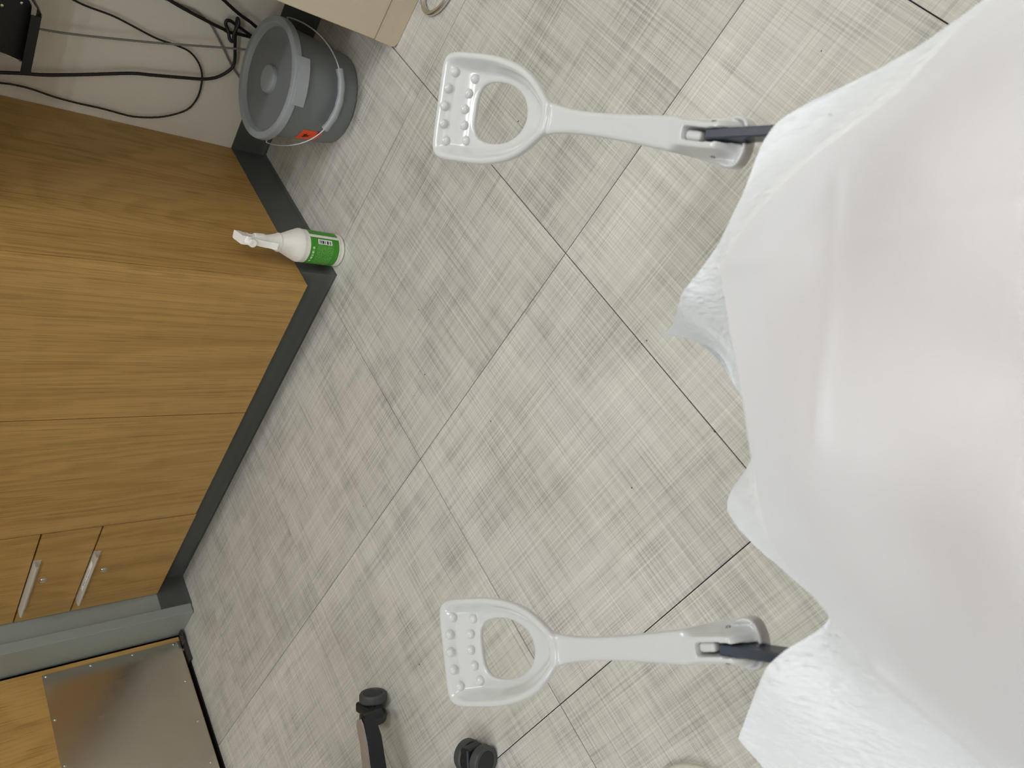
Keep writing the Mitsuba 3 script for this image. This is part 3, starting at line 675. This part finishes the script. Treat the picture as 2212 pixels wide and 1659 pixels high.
sk = np.maximum(np.minimum(capsule_field(fx, feet[:5]), capsule_field(fx, feet[5:])), np.maximum(.006 - fx[..., 2], fx[..., 2] - .26))
obj('sock', tb(surface_nets(sk[:25], (-.15, .08, -.02), .006)), 'sock', 'person', smooth=True)
obj('sock', tb(surface_nets(sk[25:], (0., .08, -.02), .006)), 'sock', 'person', smooth=True)
obj('body', tb(surface_nets(field, (-.28, -.5, -.03), hs)), 'skin', 'person', smooth=True)
LEG = RegularGridInterpolator((gxs, gys), np.where(field.min(2) < .02, gzs[np.argmin(np.where(field < .004, 0, 1) * 1.0 - gzs * .1 * (field < .004), 2)], 0), bounds_error=False, fill_value=0)
PE = [(.290, -.60, .545), (.268, .02, .535), (.257, .068, .530), (.236, .104, .532), (.211, .155, .540), (.188, .230, .548), (.136, .258, .552), (.105, .278, .550), (.042, .364, .500), (.038, .356, .450), (-.006, .331, .420), (-.046, .301, .430), (-.072, .286, .490), (-.093, .296, .500),
      (-.109, .298, .500), (-.130, .276, .505), (-.147, .239, .520), (-.166, .201, .540), (-.197, .231, .548), (-.212, .243, .550), (-.286, .281, .520), (-.305, .262, .515), (-.333, .220, .520), (-.30, .05, .53), (-.28, -.60, .545)]
DE = [(.235, -.52, .60), (.225, -.05, .60), (.213, .051, .600), (.199, .084, .610), (.185, .103, .615), (.162, .123, .625), (.146, .145, .630), (.132, .171, .632), (.117, .195, .628), (.097, .226, .615), (.080, .250, .600), (.037, .230, .625), (.007, .214, .645), (-.021, .202, .660), (-.050, .195, .665), (-.069, .194, .660),
      (-.092, .193, .650), (-.113, .186, .635), (-.143, .167, .620), (-.160, .158, .610), (-.177, .147, .605), (-.192, .128, .600), (-.205, .106, .598), (-.222, .080, .600), (-.235, .0, .60), (-.24, -.52, .60)]
DI = [(.070, .149, .660), (.004, .110, .715), (.055, .053, .735), (.030, .051, .745), (-.002, .053, .735), (-.047, .052, .745), (-.085, .055, .730), (-.080, .098, .695), (-.151, .111, .645), (-.171, .069, .650), (.138, .063, .690), (.104, .101, .698), (.112, .040, .715), (-.041, .148, .700), (.030, .155, .680),
      (.04, -.1, .755), (-.05, -.1, .755), (.15, -.1, .68), (-.16, -.1, .68), (0, -.28, .755), (.09, -.48, .735), (-.09, -.48, .735)]
PI = [(.083, .273, .553), (.052, .318, .500), (.055, .285, .520), (.02, .30, .47), (-.259, .252, .535), (.067, .316, .528), (.205, .140, .546), (.160, .200, .556)] + [(x, y, z - .014) for x, y, z in DE[2:-1] + DI]
RD = [([(.080, .250), (.070, .149), (.066, .053)], .004, .003), ([(.115, .150), (.070, .149), (.02, .140), (-.03, .142)], .003, .003), ([(-.168, .146), (-.190, .116), (-.212, .080), (-.226, .02)], .007, .006)]
drape = sheet(DE, DI, {10, 0, 25}, .005, .003, RD, seed=9, over=.006)
UNDER_RING = sheet.ring
tag(obj('drape_sheet', tb(drape), 'drape_tissue', smooth=True), 'smooth white tissue drape lying over the knees of the seated person', 'drape')
paper = sheet(PE, PI, {8, 20, 0, 24}, .0013, .002, seed=3, dense=.0015, over=.004, ribs=.0011, under=drape, hole=Polygon(UNDER_RING).buffer(-.035))
tag(obj('table_paper', tb(paper), 'crepe_paper', smooth=True), 'crinkled white crepe paper over the end of the examination table, showing beside the smooth drape', 'table paper')
